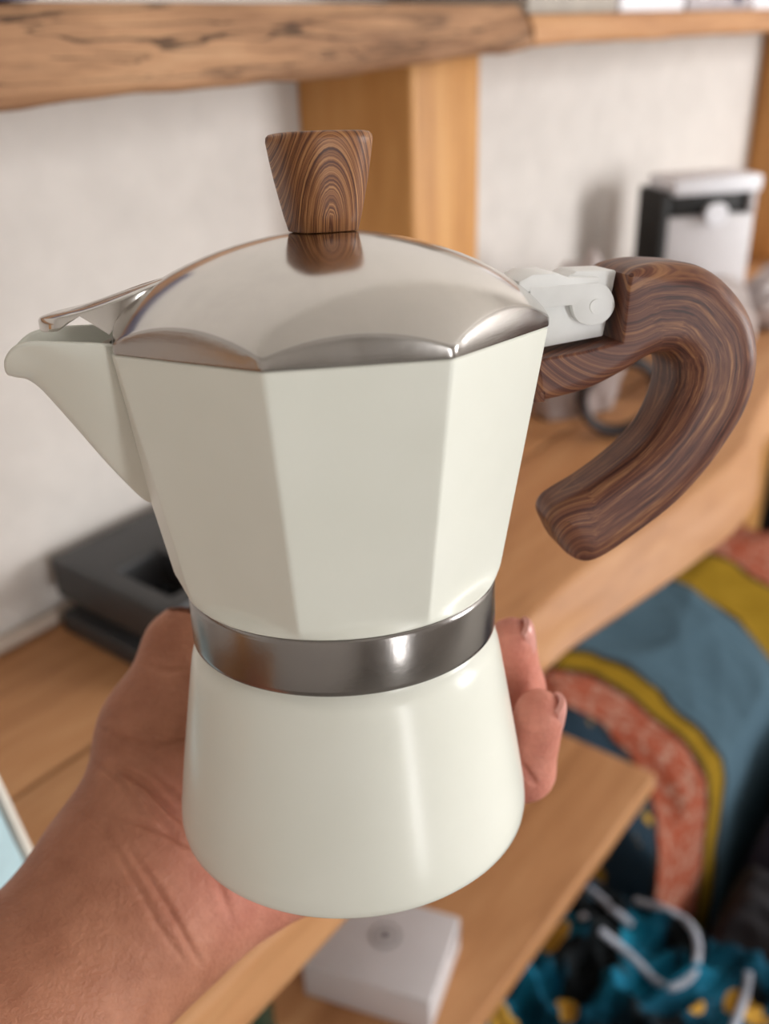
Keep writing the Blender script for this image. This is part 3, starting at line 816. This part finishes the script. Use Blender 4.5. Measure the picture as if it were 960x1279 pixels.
hand = from_bm('hand', hb, M['skin'], None, None); me = hand.data
for p in me.polygons: p.use_smooth = True
ca = me.color_attributes.new('tint', 'FLOAT_COLOR', 'POINT')
ca.data.foreach_set('color', np.stack([tint, tint, tint, np.ones_like(tint)], 1).astype(np.float32).ravel())
hand.location = Vector(base_o.tolist())
tag(hand, "person's left hand and bare forearm, fingers wrapped behind the moka pot's base", 'hand')
def nail(dip, tip, rtip, dors, L=0.0115, W=0.0098):
    a = J[tip] - J[dip]; a /= np.linalg.norm(a)
    n = np.array(dors, float); n -= a * (n @ a); n /= np.linalg.norm(n); c = np.cross(a, n)
    v, f = [], []; NU, NV = 10, 10
    for side in (0, 1):
        for i in range(NU + 1):
            for j in range(NV + 1):
                u = i / NU * 2 - 1; w = j / NV * 2 - 1
                uu = u * (1 - 0.25 * w * w if u > 0 else 1 - 0.12 * w * w)
                ang = w * 0.62 * (W / 0.0098); rad_ = rtip * (1.0 - 0.05 * (u + 1))
                e = -0.0007 + 0.0010 * (1 - max(abs(u), abs(w)) ** 4) if side == 0 else -0.0022
                p = J[tip] + a * (uu * L / 2 + 0.0012) + (n * cos(ang * 1.25) + c * sin(ang * 1.25)) * (rad_ + e)
                v.append(RW @ p + CAM - base_o)
    m = (NU + 1) * (NV + 1)
    for i in range(NU):
        for j in range(NV):
            q = [i * (NV + 1) + j, i * (NV + 1) + j + 1, (i + 1) * (NV + 1) + j + 1, (i + 1) * (NV + 1) + j]
            f.append(tuple(q)); f.append(tuple(m + k for k in q[::-1]))
    ring = [j for j in range(NV + 1)] + [i * (NV + 1) + NV for i in range(1, NU + 1)] + [NU * (NV + 1) + j for j in range(NV - 1, -1, -1)] + [i * (NV + 1) for i in range(NU - 1, 0, -1)]
    for k in range(len(ring)):
        p, q = ring[k], ring[(k + 1) % len(ring)]; f.append((p, q, m + q, m + p))
    o = mesh('fingernail', v, f, M['nail'], hand, 50); fix_normals(o)
nail('idip', 'itip', 0.0069, (0.92, 0.0, -0.12)); nail('mdip', 'mtip', 0.0073, (0.94, 0.0, -0.10))
nail('rdip', 'rtip', 0.0070, (0.8, 0.0, 0.6)); nail('pdip', 'ptip', 0.0064, (0.8, 0.1, 0.6), 0.009, 0.008); nail('tip_ip', 'ttip', 0.0094, (0.25, 0.35, 0.9), 0.011, 0.0065)

# ------------------------------------------------------------------ things on the slab
def holed_slab(name, lo, hi, hlo, hhi, mat, parent):
    """block with a rectangular hole right through it, bevelled"""
    bm = bmesh.new(); g = {}
    X = [lo[0], hlo[0], hhi[0], hi[0]]; Y = [lo[1], hlo[1], hhi[1], hi[1]]; Zs = [lo[2], hi[2]]
    for i in range(4):
        for j in range(4):
            for k in range(2): g[i, j, k] = bm.verts.new((X[i], Y[j], Zs[k]))
    for i in range(3):
        for j in range(3):
            if (i, j) == (1, 1): continue
            for k in range(2): bm.faces.new((g[i, j, k], g[i + 1, j, k], g[i + 1, j + 1, k], g[i, j + 1, k]))
    for i in range(3):
        for j in (0, 3): bm.faces.new((g[i, j, 0], g[i + 1, j, 0], g[i + 1, j, 1], g[i, j, 1]))
        for j in (0, 3): bm.faces.new((g[j, i, 0], g[j, i + 1, 0], g[j, i + 1, 1], g[j, i, 1]))
    for a, b in (((1, 1), (2, 1)), ((2, 1), (2, 2)), ((2, 2), (1, 2)), ((1, 2), (1, 1))):
        bm.faces.new((g[a[0], a[1], 0], g[b[0], b[1], 0], g[b[0], b[1], 1], g[a[0], a[1], 1]))
    bmesh.ops.recalc_face_normals(bm, faces=bm.faces[:])
    ed = [e for e in bm.edges if e.calc_face_angle(0) > 0.5]
    bmesh.ops.bevel(bm, geom=ed, offset=0.003, segments=3, affect='EDGES', profile=0.5)
    return from_bm(name, bm, mat, parent, 40)
punch = tag(empty('hole_punch', (0.382, 0.507, 0.95)), 'charcoal grey hole punch on the slab shelf against the white wall', 'hole punch')
box('base_plate', (-0.066, -0.062, 0.0005), (0.08, 0.062, 0.017), M['punch'], punch, 0.003)
holed_slab('press_arm', (-0.064, -0.066, 0.030), (0.07, 0.064, 0.062), (-0.046, -0.050, 0), (-0.008, 0.010, 0), M['punch'], punch)
box('hinge_block', (0.0, 0.02, 0.0165), (0.06, 0.055, 0.0305), M['rubber'], punch, 0.002)
box('punch_pin', (-0.05, 0.03, 0.0165), (-0.038, 0.042, 0.0305), M['steel_rim'], punch, 0.001)

pk = tag(empty('paper_packet', (0.104, 0.36, 0.95), radians(8)), 'pale blue paper packet with a cream edge standing on the slab shelf by the wrist', 'packet')
prism('packet_body', [(-0.046, 0.0005), (0.038, 0.0005), (0.020, 0.148), (0.008, 0.157), (-0.046, 0.155)], -0.04, 0.04, M['paleblue'], pk, 0.004)
prism('packet_edge', [(0.0385, 0.001), (0.0425, 0.001), (0.0240, 0.148), (0.0205, 0.148)], -0.041, 0.041, M['cardedge'], pk, 0.001)

def crumple(name, loc, size, seed, mat, label, cat, group=None, sub=5, amp=0.16):
    bm = bmesh.new(); bmesh.ops.create_icosphere(bm, subdivisions=sub, radius=1.0)
    rnd = np.random.RandomState(seed); W = rnd.randn(16, 3) * np.linspace(1.5, 9, 16)[:, None]; PH = rnd.rand(16) * 6.28; A = 1 / np.linspace(1.2, 5, 16)
    for v_ in bm.verts:
        p = np.array(v_.co); n = sum(A[q] * (1 - 2 * abs(sin(W[q] @ p * 0.5 + PH[q]))) for q in range(16)) * amp * 0.45
        p = p * (1 + n); p[2] = max(p[2], -0.55)
        v_.co = Vector((p[0] * size[0], p[1] * size[1], (p[2] + 0.55) * size[2] / 1.55 + 0.0006))
    o = from_bm(name, bm, mat, None, 70); o.location = loc
    return tag(o, label, cat, group)
crumple('plastic_bag', (0.965, 0.475, 0.95), (0.085, 0.056, 0.19), 4, M['film'], 'crumpled milky plastic bag on the slab shelf beside the square post', 'plastic bag')
crumple('plastic_bag', (1.120, 0.378, 0.95), (0.105, 0.040, 0.14), 8, M['film'], 'wide crumpled milky plastic bag in front of the white carton on the slab shelf', 'plastic bag')
crumple('plastic_bag', (1.42, 0.395, 0.95), (0.11, 0.05, 0.10), 15, M['film'], 'low crumpled milky plastic bag past the white carton on the slab shelf', 'plastic bag')
coil = []
for k in range(90):
    a = k / 89 * 2 * pi * 2.6
    q_ = 0.0035 * a / 2; coil.append((0.040 * cos(a) * 0.62 + q_ * 0.6, -0.040 * cos(a) * 0.78 + q_ * 0.5, 0.047 + 0.040 * sin(a)))
co = tube('cable_coil', coil, 0.0055, M['dark']); co.location = (0.885, 0.385, 0.95)
tag(co, 'dark coil of cable standing on edge against a plastic bag on the slab shelf', 'cable')

fc = tag(empty('display_carton', (1.262, 0.481, 0.95), radians(-40)), 'white carton with a black-filled window under its lid on the slab shelf', 'carton')
fc.scale.x = 0.78; fc.location = (1.274, 0.470, 0.95)
box('carton_body', (-0.078, -0.034, 0.0005), (0.078, 0.034, 0.172), M['carton_white'], fc, 0.003)
box('window_shade_block', (-0.070, -0.028, 0.1725), (0.066, 0.032, 0.199), M['black'], fc, 0.001)  # solid black block; the opening's inner shade is put in by colour
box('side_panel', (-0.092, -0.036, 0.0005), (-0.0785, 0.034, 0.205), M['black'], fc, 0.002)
box('carton_lid', (-0.076, -0.040, 0.1995), (0.080, 0.034, 0.220), M['carton_bright'], fc, 0.003)
box('corner_strip', (0.067, -0.034, 0.1725), (0.078, 0.034, 0.199), M['carton_white'], fc, 0.001)
bt = bmesh.new(); bmesh.ops.create_cone(bt, cap_ends=True, segments=24, radius1=0.020, radius2=0.017, depth=0.012)
for v_ in bt.verts: v_.co = Vector((v_.co.x, -0.0405 + v_.co.z, 0.176 + v_.co.y * 0.7))
from_bm('carton_tab', bt, M['carton_bright'], fc, 40)

# ------------------------------------------------------------------ things on the upper planks
def carton(name, x0, x1, y0, y1, z, h, mat, label, cat='carton', flap=True, face=None):
    r = tag(empty(name, ((x0 + x1) / 2, (y0 + y1) / 2, z)), label, cat); w, d = (x1 - x0) / 2, (y1 - y0) / 2
    box('carton_body', (-w, -d, 0.0005), (w, d, h), mat, r, 0.002)
    if flap: box('lid_flap', (-w, -d, h + 0.0003), (w, d, h + 0.0022), mat, r, 0.0005)
    return r
bk = tag(empty('navy_book', (0.19, 0.495, 1.3665)), 'navy covered book lying on the thick upper plank', 'book')
box('book_cover', (-0.103, -0.065, 0.0005), (0.103, 0.065, 0.003), M['navy'], bk, 0.0005); box('page_block', (-0.099, -0.061, 0.0031), (0.099, 0.061, 0.0219), M['carton_bright'], bk, 0.0005)
box('book_cover', (-0.103, -0.065, 0.022), (0.103, 0.065, 0.025), M['navy'], bk, 0.0005); box('book_spine', (-0.103, -0.0675, 0.0005), (0.103, -0.0652, 0.025), M['navy'], bk, 0.0005)
carton('grey_carton', 0.745, 0.905, 0.432, 0.55, 1.3565, 0.07, M['carton_grey'], 'grey cardboard carton on the thin upper plank beside the plank step')
carton('white_carton', 0.913, 1.062, 0.432, 0.55, 1.3565, 0.06, M['carton_bright'], 'plain bright white carton on the thin upper plank next to the grey carton')
lc = carton('printed_carton', 1.072, 1.262, 0.432, 0.55, 1.3565, 0.075, M['carton_lilac'], 'lilac grey carton with dark round print on the thin upper plank')
for px_, pz_, rr_, mt_ in ((-0.055, 0.026, 0.014, 'carton_bright'), (0.0, 0.030, 0.016, 'emblem'), (0.05, 0.022, 0.017, 'ink')):
    d_ = bmesh.new(); bmesh.ops.create_cone(d_, cap_ends=True, segments=24, radius1=rr_, radius2=rr_, depth=0.0006)
    for v_ in d_.verts: v_.co = Vector((px_ + v_.co.x, -0.0594 + v_.co.z, pz_ + v_.co.y))
    from_bm('round_print', d_, M[mt_], lc)
carton('white_packet', 1.272, 1.42, 0.432, 0.54, 1.3565, 0.05, M['carton_bright'], 'white packet on the thin upper plank past the printed lilac carton', 'packet')

# ------------------------------------------------------------------ things on the lower board
wc = tag(empty('product_carton', (0.415, 0.3505, 0.63), atan2(0.026, 0.081)), 'pale grey product carton with a round emblem lying on the lower board', 'carton')
box('carton_body', (-0.0425, -0.0555, 0.0005), (0.0425, 0.0555, 0.040), M['carton_white'], wc, 0.002)
for rr_, mt_, zz_ in ((0.013, 'emblem', 0.0403), (0.010, 'carton_white', 0.0407), (0.006, 'emblem', 0.0411)):
    d_ = bmesh.new(); bmesh.ops.create_cone(d_, cap_ends=True, segments=32, radius1=rr_, radius2=rr_, depth=0.0005)
    for v_ in d_.verts: v_.co = Vector((0.004 + v_.co.x, -0.001 + v_.co.y, zz_ + v_.co.z))
    from_bm('emblem_print', d_, M[mt_], wc)
prism('corner_tab', [(0.012, 0.022), (0.040, 0.022), (0.040, 0.036)], -0.0562, -0.0556, M['emblem'], wc)

gb = tag(empty('green_bottle', (0.292, 0.392, 0.63)), 'dark green glass bottle standing on the lower board under the slab shelf', 'bottle')
lathe('bottle_body', [(0.0, 0.0005), (0.022, 0.0005), (0.025, 0.004), (0.025, 0.085), (0.022, 0.102), (0.012, 0.118), (0.010, 0.140), (0.0, 0.140)], 40, M['green'], gb)
lathe('bottle_cap', [(0.0, 0.1405), (0.012, 0.1405), (0.012, 0.160), (0.011, 0.162), (0.0, 0.162)], 32, M['cap'], gb)

# ------------------------------------------------------------------ heaped cloth on the floor
def heap(name, x0, x1, y0, y1, ztop, mat, seed, fold, org, label, nx=150, ny=110, soft=0.10, attr=False, zfun=None):
    rnd = np.random.RandomState(seed); W = rnd.randn(10, 2); W /= np.linalg.norm(W, axis=1)[:, None]
    fr = np.linspace(fold[1], fold[1] * 3.2, 10); PH = rnd.rand(10) * 6.28
    X, Y = np.meshgrid(np.linspace(x0, x1, nx), np.linspace(y0, y1, ny), indexing='ij')
    e = np.minimum(np.minimum(X - x0, x1 - X), np.minimum(Y - y0, y1 - Y)) / soft; e = np.clip(e, 0, 1); e = np.sin(e * pi / 2) ** 0.6
    Xw = X + 0.03 * np.sin(Y * 17 + seed) + 0.015 * np.sin(X * 31); Yw = Y + 0.03 * np.sin(X * 13 + 2 * seed)
    Zf = sum((1 - np.abs(np.sin((W[q, 0] * Xw + W[q, 1] * Yw) * fr[q] + PH[q]))) ** 1.6 / (1 + 0.35 * q) for q in range(10)) / 3.2
    zt = ztop if zfun is None else zfun(X, Y)
    Z = (zt - fold[0] + fold[0] * Zf * 1.3) * e + 0.001
    if zfun is not None: Z = np.maximum(Z, 0.001)
    v = np.stack([X - org[0], Y - org[1], Z], -1).reshape(-1, 3)
    f = [(i * ny + j, (i + 1) * ny + j, (i + 1) * ny + j + 1, i * ny + j + 1) for i in range(nx - 1) for j in range(ny - 1)]
    o = mesh(name, v, f, mat, None, 80); o.location = (org[0], org[1], 0.0)
    if attr:
        g = o.data.attributes.new('grain', 'FLOAT_VECTOR', 'POINT'); vv = v.copy(); vv[:, 2] *= 0.6
        g.data.foreach_set('vector', vv.astype(np.float32).ravel())
    tag(o, label, 'cloth', 'heaped cloths below the shelf')
    return o, (lambda x, y: float(Z[int(np.clip(round((x - x0) / (x1 - x0) * (nx - 1)), 0, nx - 1)), int(np.clip(round((y - y0) / (y1 - y0) * (ny - 1)), 0, ny - 1))]))
heap('wax_print_cloth', 0.862, 1.78, 0.255, 0.58, 0.47, M['waxprint'], 5, (0.035, 9), (0.83, 0.42), 'blue, ochre and rust ring-patterned cloth heaped beneath the slab shelf', soft=0.035, zfun=lambda X, Y: 0.485 - 0.7 * 0.06 * np.log1p(np.exp((0.41 - Y) / 0.06)))
teal, zt = heap('teal_print_cloth', 0.28, 0.856, -0.30, 0.40, 0.45, M['teal'], 11, (0.060, 30), (0.6, 0.1), 'teal printed cloth with ochre spots and pale cord heaped below the lower board', nx=230, ny=240, soft=0.08, attr=True)
heap('black_cloth', 0.862, 1.12, -0.30, 0.25, 0.30, M['blackcloth'], 21, (0.05, 12), (1.05, 0.0), 'black cloth heaped between the teal print and the dark plum cloth', nx=60, ny=90, soft=0.06)
heap('plum_cloth', 1.126, 1.80, -0.30, 0.25, 0.36, M['plumcloth'], 23, (0.06, 10), (1.4, 0.0), 'dark plum cloth heaped beside the black cloth', nx=90, ny=90, soft=0.06)
def on_teal(pix):
    out = []
    for x, y in catmull(pix, 5):
        r = RW @ np.array([(x - 480) / FPX, (y - 639.5) / FPX, 1.0]); z = 0.43
        for _ in range(12):
            p = CAM + r * (z - CAMZ) / r[2]; z = max(0.36, 0.5 * z + 0.5 * (zt(p[0], p[1]) + 0.004))
        if p[0] < 0.838: out.append((p[0] - 0.6, p[1] - 0.1, z))
    a = np.array(out); 
    for _ in range(2): a[1:-1] = (a[:-2] + a[1:-1] * 2 + a[2:]) / 4
    return [tuple(q) for q in a]
for pix in ([(743, 1066), (785, 1120), (830, 1135), (862, 1155), (872, 1185), (862, 1222), (827, 1232), (785, 1191), (727, 1145)], [(700, 1082), (745, 1118), (788, 1155)], [(935, 1212), (930, 1245), (914, 1290)]):
    tube('pale_cord', on_teal(pix), 0.0045, M['cord'], teal)

# ------------------------------------------------------------------ storage bin beyond the cloth
sb = tag(empty('storage_bin', (2.2, 0.36, 0.0)), 'tall charcoal fabric storage bin on the floor past the patterned cloth', 'storage bin')
box('bin_body', (-0.26, -0.2, 0.0005), (0.26, 0.2, 0.74), M['blackcloth'], sb, 0.012, 3)
box('bin_rim', (-0.268, -0.208, 0.7405), (0.268, 0.208, 0.775), M['plumcloth'], sb, 0.006)
tube('carry_handle', [(-0.27, -0.06, 0.60), (-0.285, -0.05, 0.57), (-0.29, 0.0, 0.555), (-0.285, 0.05, 0.57), (-0.27, 0.06, 0.60)], 0.009, M['greycloth'], sb)
